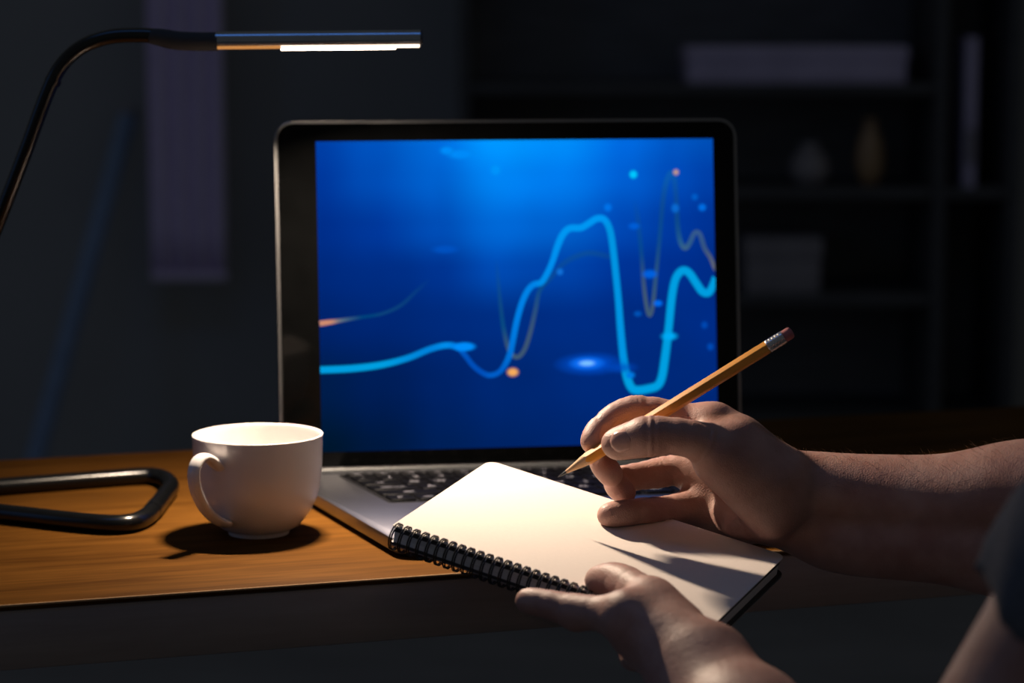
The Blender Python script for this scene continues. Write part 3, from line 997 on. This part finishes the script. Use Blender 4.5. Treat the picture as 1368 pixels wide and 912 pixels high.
class Field:
    def __init__(self, lo, hi, h):
        self.lo = np.array(lo, float); self.h = h
        self.n = np.ceil((np.array(hi) - self.lo) / h).astype(int) + 1
        self.ax = [self.lo[i] + h * np.arange(self.n[i]) for i in range(3)]

    def new(self):
        return np.full(self.n, 0.2, np.float32)

    def sub(self, lo, hi):
        sl = []
        for i in range(3):
            a = int(max(0, np.floor((lo[i] - self.lo[i]) / self.h))); b = int(min(self.n[i], np.ceil((hi[i] - self.lo[i]) / self.h) + 1))
            sl.append(slice(a, max(a, b)))
        g = np.meshgrid(*[self.ax[i][sl[i]].astype(np.float32) for i in range(3)], indexing='ij', sparse=True)
        return tuple(sl), g

    def cone(self, D, a, ra, b, rb, k, pad=0.02):
        a = np.array(a, float); b = np.array(b, float)
        R = max(ra, rb) + pad
        sl, (X, Y, Z) = self.sub(np.minimum(a, b) - R, np.maximum(a, b) + R)
        if any(s.stop <= s.start for s in sl):
            return
        ab = b - a
        L2 = max(float(ab @ ab), 1e-12)
        t = np.clip(((X - a[0]) * ab[0] + (Y - a[1]) * ab[1] + (Z - a[2]) * ab[2]) / L2, 0, 1)
        d = np.sqrt((X - a[0] - t * ab[0]) ** 2 + (Y - a[1] - t * ab[1]) ** 2 + (Z - a[2] - t * ab[2]) ** 2) - (ra + (rb - ra) * t)
        D[sl] = smin(D[sl], d, k)

    def groove(self, D, c, axis, width, depth, rad):
        c = np.array(c, float)
        axis = np.array(axis, float); axis /= np.linalg.norm(axis)
        sl, (X, Y, Z) = self.sub(c - 2 * rad, c + 2 * rad)
        if any(s.stop <= s.start for s in sl):
            return
        q = ((X - c[0]) * axis[0] + (Y - c[1]) * axis[1] + (Z - c[2]) * axis[2]) / width
        r2 = ((X - c[0]) ** 2 + (Y - c[1]) ** 2 + (Z - c[2]) ** 2) / rad ** 2
        D[sl] += (depth * np.exp(-q * q) * np.exp(-r2 * r2)).astype(np.float32)


def smin(a, b, k):
    h = np.clip(0.5 + 0.5 * (b - a) / k, 0, 1)
    return (b + (a - b) * h - k * h * (1 - h)).astype(np.float32)


def surface(D, lo, h):
    """naive surface nets"""
    ins = D < 0
    nx, ny, nz = D.shape
    cnt = np.zeros((nx - 1, ny - 1, nz - 1), np.int8)
    for dx in (0, 1):
        for dy in (0, 1):
            for dz in (0, 1):
                cnt += ins[dx:nx - 1 + dx, dy:ny - 1 + dy, dz:nz - 1 + dz]
    act = (cnt > 0) & (cnt < 8)
    idx = np.argwhere(act)
    vid = np.full(cnt.shape, -1, np.int64)
    vid[act] = np.arange(len(idx))
    acc = np.zeros((len(idx), 3)); num = np.zeros(len(idx))
    i, j, k = idx.T
    corners = [(a, b, c) for a in (0, 1) for b in (0, 1) for c in (0, 1)]
    for p in corners:
        for ax in range(3):
            if p[ax] == 0:
                q = list(p); q[ax] = 1
                d0 = D[i + p[0], j + p[1], k + p[2]].astype(float); d1 = D[i + q[0], j + q[1], k + q[2]].astype(float)
                m = (d0 < 0) != (d1 < 0)
                t = np.where(m, d0 / np.where(m, d0 - d1, 1), 0)
                pos = np.tile(np.array(p, float), (len(idx), 1)); pos[:, ax] += t
                acc += pos * m[:, None]; num += m
    V = lo + h * (idx + acc / np.maximum(num, 1)[:, None])
    F = []
    for ax in range(3):
        o = [1, 1, 1]; o[ax] = 0
        b1, b2 = [x for x in range(3) if x != ax]
        sl0 = [slice(1, -1)] * 3; sl0[ax] = slice(0, -1)
        sl1 = [slice(1, -1)] * 3; sl1[ax] = slice(1, None)
        a, b = ins[tuple(sl0)], ins[tuple(sl1)]
        e = np.argwhere(a != b)
        if len(e) == 0:
            continue
        flip = a[tuple(e.T)]
        g = e.copy()
        for x in (b1, b2):
            g[:, x] += 1
        def vv(s1, s2):
            c = g.copy(); c[:, b1] -= s1; c[:, b2] -= s2
            return vid[tuple(c.T)]
        quad = np.stack([vv(1, 1), vv(0, 1), vv(0, 0), vv(1, 0)], 1)
        if ax == 1:
            flip = ~flip
        quad[~flip] = quad[~flip][:, ::-1]
        F.append(quad)
    F = np.concatenate(F)
    F = F[(F >= 0).all(1)]
    return V, F


def seg_chain(fd, D, pts, rad, k=0.004, curl=False):
    if curl:
        q = catmull([np.append(p, x) for p, x in zip(pts, rad)], 4)
        pts, rad = [a[:3] for a in q], [a[3] for a in q]
    for i in range(len(pts) - 1):
        fd.cone(D, pts[i], rad[i], pts[i + 1], rad[i + 1], k)


def pagept(u, v, off):
    return onplane(u, v, nO + nn * off, nn)


def press(fd, D):
    """flatten skin where it presses on the notebook"""
    X, Y, Z = np.meshgrid(*[a.astype(np.float32) for a in fd.ax], indexing='ij', sparse=True)
    X, Y, Z = X - nO[0], Y - nO[1], Z - nO[2]
    c = [NL / 2, NW / 2, -0.0068]; hh = [NL / 2 + 0.0004, NW / 2 + 0.0004, 0.0070]
    bd = None
    for ax_, c_, h_ in zip((na, nb, nn), c, hh):
        q = np.abs(X * ax_[0] + Y * ax_[1] + Z * ax_[2] - c_) - h_
        bd = q if bd is None else np.maximum(bd, q)
    return np.maximum(D, -bd).astype(np.float32)


bodyV, bodyF = [], []


def add_body(V, F):
    off = sum(len(v) for v in bodyV)
    bodyV.append(V); bodyF.append(F + off)


# ---- right hand (holds the pencil)
RWR = P(1068, 668, 1.535)
# depth along the camera axis and pixel of each joint
rh = dict(
    thumb=[(1022, 640, 1.515), (942, 592, 1.500), (870, 581, 1.498), (822, 592, 1.5045)],
    index=[(952, 567, 1.530), (850, 548, 1.538), (806, 570, 1.534), (792, 590, 1.529)],
    middle=[(972, 586, 1.552), (858, 578, 1.562), (806, 608, 1.546), (816, 634, 1.538)],
    ring=[(984, 608, 1.568), (882, 631, 1.576), (826, 642, 1.556), (834, 658, 1.546)],
    pinky=[(990, 655, 1.574), (908, 679, 1.560), (848, 684, 1.535), (814, 688, 1.5255)],
)
rr = dict(
    thumb=[0.0165, 0.0120, 0.0110, 0.0088],
    index=[0.0108, 0.0090, 0.0084, 0.0078],
    middle=[0.0112, 0.0090, 0.0083, 0.0077],
    ring=[0.0110, 0.0093, 0.0081, 0.0075],
    pinky=[0.0108, 0.0095, 0.0086, 0.0078],
)
RE = P(1520, 700, 1.47)           # right elbow
fd = Field((0.035, 1.42, -0.06), (0.43, 1.64, 0.125), 0.00125)
palm = fd.new()
J = {n: [P(*p) for p in q] for n, q in rh.items()}
# carpal block and metacarpals
wr_r, wr_u = P(1066, 650, 1.528), P(1066, 690, 1.545)
for n, r0 in (('index', 0.0150), ('middle', 0.0155), ('ring', 0.0150), ('pinky', 0.0150)):
    w0 = wr_r * (1 - {'index': 0, 'middle': .33, 'ring': .66, 'pinky': 1}[n]) + wr_u * {'index': 0, 'middle': .33, 'ring': .66, 'pinky': 1}[n]
    fd.cone(palm, w0, 0.0170, J[n][0], r0 * 0.80, 0.010)
# thenar
fd.cone(palm, P(1045, 665, 1.520), 0.0175, P(962, 610, 1.506), 0.0150, 0.010)
fd.cone(palm, P(1030, 690, 1.520), 0.0150, P(958, 618, 1.508), 0.0130, 0.010)
# web between thumb and index
fd.cone(palm, P(945, 586, 1.510), 0.0080, P(955, 572, 1.528), 0.0090, 0.014)
fd.cone(palm, P(985, 594, 1.512), 0.0110, P(992, 584, 1.530), 0.0110, 0.014)
fd.cone(palm, P(990, 592, 1.516), 0.0125, P(1046, 630, 1.518), 0.0150, 0.012)
# hypothenar: outer edge resting on the page
fd.cone(palm, P(1046, 700, 1.552), 0.0150, P(985, 690, 1.552), 0.0130, 0.010)
fd.cone(palm, P(1040, 704, 1.535), 0.0130, P(986, 700, 1.536), 0.0095, 0.008)
fd.cone(palm, P(985, 690, 1.552), 0.0130, J['pinky'][0], 0.0115, 0.010)
fd.cone(palm, P(955, 676, 1.568), 0.0135, P(1010, 668, 1.560), 0.0160, 0.010)
fd.cone(palm, P(930, 640, 1.572), 0.0120, P(990, 640, 1.560), 0.0150, 0.010)
fd.cone(palm, P(925, 690, 1.572), 0.0095, P(990, 694, 1.556), 0.0135, 0.010)
# forearm, two bones
fa = [(1066, 668, 1.537), (1110, 684, 1.532), (1180, 690, 1.525), (1280, 694, 1.512), (1368, 696, 1.50), (1450, 700, 1.485), (1520, 704, 1.47)]
up_ = [(0, -22), (0, -32), (0, -30), (0, -28), (0, -42), (0, -40), (0, -30)]
frr = [0.0150, 0.0165, 0.0200, 0.0240, 0.0265, 0.0280, 0.0300]
topb = [P(u + o[0], v + o[1], d) for (u, v, d), o in zip(fa, up_)]
botb = [P(u - o[0], v - o[1], d + 0.006) for (u, v, d), o in zip(fa, up_)]
seg_chain(fd, palm, topb, frr, 0.012, True)
seg_chain(fd, palm, botb, frr, 0.012, True)
RS = P(1900, 480, 1.20)           # right shoulder
fd.cone(palm, P(1520, 704, 1.47), 0.035, RS, 0.048, 0.02)
# wrist knob (ulna head)
fd.cone(palm, P(1072, 636, 1.545), 0.0120, P(1082, 638, 1.545), 0.0120, 0.008)
# knuckle bumps
for n in ('index', 'middle'):
    fd.cone(palm, J[n][0] + np.array([0.002, 0.002, 0.0]), 0.0112, J[n][0], 0.0108, 0.008)
# creases of the thumb base
tm = J['thumb'][1]; tc_ = J['thumb'][0]
total = palm.copy()
for n in ('thumb', 'index', 'middle', 'ring', 'pinky'):
    f = fd.new()
    pts, rad = J[n], rr[n]
    seg_chain(fd, f, pts, rad, 0.002, True)
    if n == 'thumb':
        fd.cone(f, pts[2] + np.array([0, 0, -0.0025]), 0.0112, pts[3] + np.array([0.003, 0, -0.001]), 0.0092, 0.004)
        fd.cone(f, pts[2], 0.0116, pts[2] + np.array([-0.003, 0, 0]), 0.0112, 0.004)
    else:
        fd.cone(f, pts[1], rad[1] + 0.0006, pts[1], rad[1] + 0.0006, 0.003)
    # finger creases
    for jx in (1, 2):
        ax = pts[jx + 1] - pts[jx - 1]
        for sh in ((-0.0022, 0.0022) if n == 'thumb' else (-0.0012, 0.0014)):
            u_ = ax / np.linalg.norm(ax)
            fd.groove(f, pts[jx] + u_ * sh, ax, 0.0010, 0.0015 if n == 'thumb' else 0.0011, rad[jx] + 0.003)
    total = np.minimum(total, smin(palm, f, 0.007))
fd.groove(total, P(925, 622, 1.490), P(900, 590, 1.49) - P(925, 640, 1.49), 0.0008, 0.0012, 0.011)
fd.groove(total, P(968, 690, 1.517), P(960, 700, 1.5) - P(985, 650, 1.5), 0.0010, 0.0014, 0.012)
total = press(fd, total)
V, F = surface(total, fd.lo, fd.h)
add_body(V, F)

# ---- left hand (holds the notebook at its spine)
lh = dict(
    thumb=[(905, 842, 1.372), (872, 806, 1.388), (828, 777, 1.421), (800, 775, 1.436)],
    index=[(838, 822, 1.372), (770, 816, 1.392), (728, 806, 1.402), (704, 802, 1.408)],
    middle=[(848, 846, 1.374), (846, 850, 1.406), (846, 842, 1.430), (858, 836, 1.446)],
    ring=[(868, 866, 1.376), (846, 876, 1.408), (850, 858, 1.436), (880, 850, 1.446)],
    pinky=[(893, 880, 1.380), (876, 890, 1.410), (918, 872, 1.432), (968, 848, 1.438)],
)
lr = dict(
    thumb=[0.0160, 0.0118, 0.0108, 0.0086],
    index=[0.0110, 0.0094, 0.0080, 0.0070],
    middle=[0.0112, 0.0090, 0.0080, 0.0073],
    ring=[0.0108, 0.0085, 0.0078, 0.0072],
    pinky=[0.0100, 0.0078, 0.0072, 0.0064],
)
LE = P(1205, 1200, 1.17)
LS = P(1750, 400, 1.00)
fl_ = Field((-0.005, 0.97, -0.15), (0.36, 1.46, 0.12), 0.0015)
palm = fl_.new()
K = {n: [P(*p) for p in q] for n, q in lh.items()}
lw_r, lw_u = P(943, 886, 1.345), P(925, 908, 1.352)
for n, tt in (('index', 0), ('middle', .33), ('ring', .66), ('pinky', 1)):
    fl_.cone(palm, lw_r * (1 - tt) + lw_u * tt, 0.0180, K[n][0], 0.0122, 0.012)
fl_.cone(palm, P(935, 874, 1.348), 0.0175, K['thumb'][1], 0.0122, 0.010)
fl_.cone(palm, K['thumb'][1], 0.0115, K['index'][0], 0.0115, 0.012)
w0 = P(938, 900, 1.345); e0_ = LE
d_ = e0_ - w0
for t0, t1, r0, r1 in ((0, .25, .0205, .0250), (.25, .6, .0250, .0335), (.6, 1, .0345, .034)):
    off = np.array([0.008, 0, 0.003])
    fl_.cone(palm, w0 + d_ * t0 + off * (1 - t0), r0, w0 + d_ * t1 + off * (1 - t1), r1, 0.014)
    fl_.cone(palm, w0 + d_ * t0 - off * (1 - t0), r0, w0 + d_ * t1 - off * (1 - t1), r1, 0.014)
fl_.cone(palm, LE, 0.035, LS, 0.052, 0.02)
total = palm.copy()
for n in ('thumb', 'index', 'middle', 'ring', 'pinky'):
    f = fl_.new()
    pts, rad = K[n], lr[n]
    seg_chain(fl_, f, pts, rad, 0.002, True)
    if n == 'index':
        fl_.cone(f, pts[1] + np.array([0, 0, -0.003]), 0.0090, pts[1], 0.009, 0.004)
    for jx in (1, 2):
        ax = pts[jx + 1] - pts[jx - 1]
        u_ = ax / np.linalg.norm(ax)
        for sh in (-0.0013, 0.0013):
            fl_.groove(f, pts[jx] + u_ * sh, ax, 0.0007, 0.0006, rad[jx] + 0.003)
    total = np.minimum(total, smin(palm, f, 0.007))
total = press(fl_, total)
V, F = surface(total, fl_.lo, fl_.h)
add_body(V, F)

# ---- torso and head (right of the frame)
mid = (LS + RS) / 2
fwd = np.array([-(RS - LS)[1], (RS - LS)[0], 0]); fwd /= np.linalg.norm(fwd)
acr = (RS - LS); acr[2] = 0; acr /= np.linalg.norm(acr)
up = np.array([0, 0, 1.0])
ft_ = Field((0.1, 0.65, -0.42), (1.0, 1.62, 0.62), 0.006)
T = ft_.new()
ch = mid - up * 0.10 - fwd * 0.03
hipc = mid - up * 0.50 - fwd * 0.12
for s in (-1, 1):
    ft_.cone(T, ch + acr * s * 0.075 - up * 0.02, 0.10, hipc + acr * s * 0.07 + up * 0.10, 0.095, 0.05, 0.06)
    sh = LS if s < 0 else RS
    ft_.cone(T, sh, 0.052, mid + acr * s * 0.05 + up * 0.03, 0.06, 0.04, 0.06)
hb = mid + up * 0.07
ft_.cone(T, mid + up * 0.01, 0.055, hb + up * 0.05 + fwd * 0.015, 0.05, 0.03, 0.06)
hc_ = hb + up * 0.175 + fwd * 0.035
H = ft_.new()
ft_.cone(H, hc_ + up * 0.035 - fwd * 0.02, 0.078, hc_ + up * 0.03 + fwd * 0.02, 0.072, 0.03, 0.06)
ft_.cone(H, hc_ - up * 0.03 + fwd * 0.03, 0.058, hc_ - up * 0.075 + fwd * 0.05, 0.035, 0.03, 0.06)
ft_.cone(H, hc_ + up * 0.02 + fwd * 0.09, 0.008, hc_ - up * 0.02 + fwd * 0.108, 0.013, 0.012, 0.06)
for s in (-1, 1):
    ft_.cone(H, hc_ + acr * s * 0.075 + up * 0.02, 0.012, hc_ + acr * s * 0.078 - up * 0.02, 0.009, 0.008, 0.06)
    ft_.groove(H, hc_ + acr * s * 0.032 + fwd * 0.085 + up * 0.018, up, 0.012, 0.008, 0.02)
ft_.groove(H, hc_ - up * 0.052 + fwd * 0.085, up, 0.004, 0.005, 0.024)
body_sdf = smin(T, H, 0.02)
V, F = surface(body_sdf, ft_.lo, ft_.h)
add_body(V, F)

feet = (float(mid[0]), float(mid[1]), -0.42)
person = empty('person', feet)
tag(person, 'person in a dark navy t-shirt writing with a pencil and holding the notebook', 'person')
pf = np.array(feet)
BV = np.concatenate(bodyV) - pf
BF = np.concatenate(bodyF)
me = bpy.data.meshes.new('body')
me.vertices.add(len(BV)); me.vertices.foreach_set('co', BV.astype(np.float32).ravel())
me.loops.add(len(BF) * 4); me.loops.foreach_set('vertex_index', BF.astype(np.int32).ravel())
me.polygons.add(len(BF)); me.polygons.foreach_set('loop_start', np.arange(len(BF), dtype=np.int32) * 4)
me.update(calc_edges=True)
me.validate()
me.polygons.foreach_set('use_smooth', [True] * len(me.polygons))
body = link('body', me, M_skin, person)
smo = body.modifiers.new('smooth', 'SMOOTH'); smo.factor = 0.5; smo.iterations = 2

# t-shirt: torso offset plus sleeves, cut at the hems and the neckline
fs_ = Field((0.08, 0.65, -0.42), (1.02, 1.62, 0.40), 0.006)
S = fs_.new()
for s in (-1, 1):
    fs_.cone(S, ch + acr * s * 0.075 - up * 0.02, 0.110, hipc + acr * s * 0.07 + up * 0.10, 0.108, 0.05, 0.06)
    sh = LS if s < 0 else RS
    fs_.cone(S, sh, 0.060, mid + acr * s * 0.05 + up * 0.03, 0.067, 0.04, 0.06)
slv = fs_.new()
le_dir = LE - LS; re_dir = P(1520, 704, 1.47) - RS
X, Y, Z = np.meshgrid(*fs_.ax, indexing='ij', sparse=True)
for s0, dv, fr in ((LS, le_dir, 0.50), (RS, re_dir, 0.55)):
    one = fs_.new()
    fs_.cone(one, s0, 0.062, s0 + dv, 0.054, 0.02, 0.06)
    L = np.linalg.norm(dv); u_ = dv / L
    pl = (X - s0[0]) * u_[0] + (Y - s0[1]) * u_[1] + (Z - s0[2]) * u_[2] - fr * L
    one = np.maximum(one, pl).astype(np.float32)
    slv = np.minimum(slv, one)
S = smin(S, slv, 0.012)
S = np.maximum(S, (Z - (mid[2] + 0.085)) + 0 * X + 0 * Y).astype(np.float32)
S += (0.0016 * np.sin(60 * X + 35 * Z + 20 * np.sin(9 * Y)) * np.sin(40 * Z - 30 * Y)).astype(np.float32)
V, F = surface(S, fs_.lo, fs_.h)
me = mesh(V - pf, F.tolist(), True)
ts = link('t_shirt', me, M_shirt, person)
ts['label'] = 'dark navy cotton t-shirt'
smo = ts.modifiers.new('smooth', 'SMOOTH'); smo.factor = 0.5; smo.iterations = 4

# hair cap
Hh = ft_.new()
ft_.cone(Hh, hc_ + up * 0.045 - fwd * 0.028, 0.083, hc_ + up * 0.05 + fwd * 0.008, 0.079, 0.03, 0.06)
V, F = surface(Hh, ft_.lo, ft_.h)
link('hair', mesh(V - pf, F.tolist(), True), M_hair, person)


# fingernails: small curved shells
def nail(c, along, out, ln_, wd, name='fingernail', curve=0.35):
    along = np.array(along, float); along /= np.linalg.norm(along)
    out = np.array(out, float); out -= along * np.dot(out, along); out /= np.linalg.norm(out)
    sd = np.cross(along, out)
    V, Fc = [], []
    n1, n2 = 10, 8
    for i in range(n1 + 1):
        a = (i / n1 - 0.5) * 2
        ww = wd / 2 * (1 - abs(a) ** 3.5 * 0.45)
        for j in range(n2 + 1):
            b = (j / n2 - 0.5) * 2
            V.append(np.array(c) + along * a * ln_ / 2 + sd * b * ww + out * (-(b * b) * wd * curve / 2 - (a * a) * 0.0006) - pf)
    for i in range(n1):
        for j in range(n2):
            q = i * (n2 + 1) + j
            Fc.append((q, q + 1, q + n2 + 2, q + n2 + 1))
    o = link(name, mesh(V, Fc, True), M_nail, person)
    so = o.modifiers.new('thick', 'SOLIDIFY'); so.thickness = 0.0008; so.offset = 0
    return o


t2, t3 = J['thumb'][2], J['thumb'][3]
outv = (P(820, 588, 1.46) - P(822, 592, 1.5045))
nail(t3 + (t2 - t3) * 0.16 + outv / np.linalg.norm(outv) * 0.0116, t3 - t2 + outv / np.linalg.norm(outv) * -0.003, outv, 0.0140, 0.0132)

# fine hairs on the right forearm
fm = body.data
nv = len(bodyV[0])
vn = np.empty(len(fm.vertices) * 3, np.float32); fm.vertices.foreach_get('normal', vn); vn = vn.reshape(-1, 3)[:nv]
vc = bodyV[0]
sel = np.where((vc[:, 0] > 0.165) & (vc[:, 0] < 0.36) & (vn[:, 2] > 0.15))[0]
pick = rng.choice(sel, 420, replace=False)
V, Fc = [], []
for i in pick:
    p, nrm = vc[i], vn[i].astype(float)
    d0 = nrm * 0.55 + np.array([-0.75, 0, 0.1]) + rng.normal(0, 0.25, 3)
    d0 /= np.linalg.norm(d0)
    L = rng.uniform(0.004, 0.008)
    sd = np.cross(d0, nrm); sd /= np.linalg.norm(sd) + 1e-9
    q = [p - nrm * 0.0004, p + d0 * L * 0.5 + nrm * 0.0003, p + d0 * L - nrm * 0.0006]
    b0 = len(V)
    for k, w in enumerate((0.00007, 0.00006, 0.00001)):
        V.append(q[k] + sd * w - pf); V.append(q[k] - sd * w - pf); V.append(q[k] + np.cross(sd, d0) * w * 1.5 - pf)
    for k in range(2):
        for m_ in range(3):
            a, b = b0 + k * 3 + m_, b0 + k * 3 + (m_ + 1) % 3
            Fc.append((a, b, b + 3, a + 3))
ah = link('arm_hair', mesh(V, Fc, True), M_hair2, person)
ah['kind'] = 'stuff'
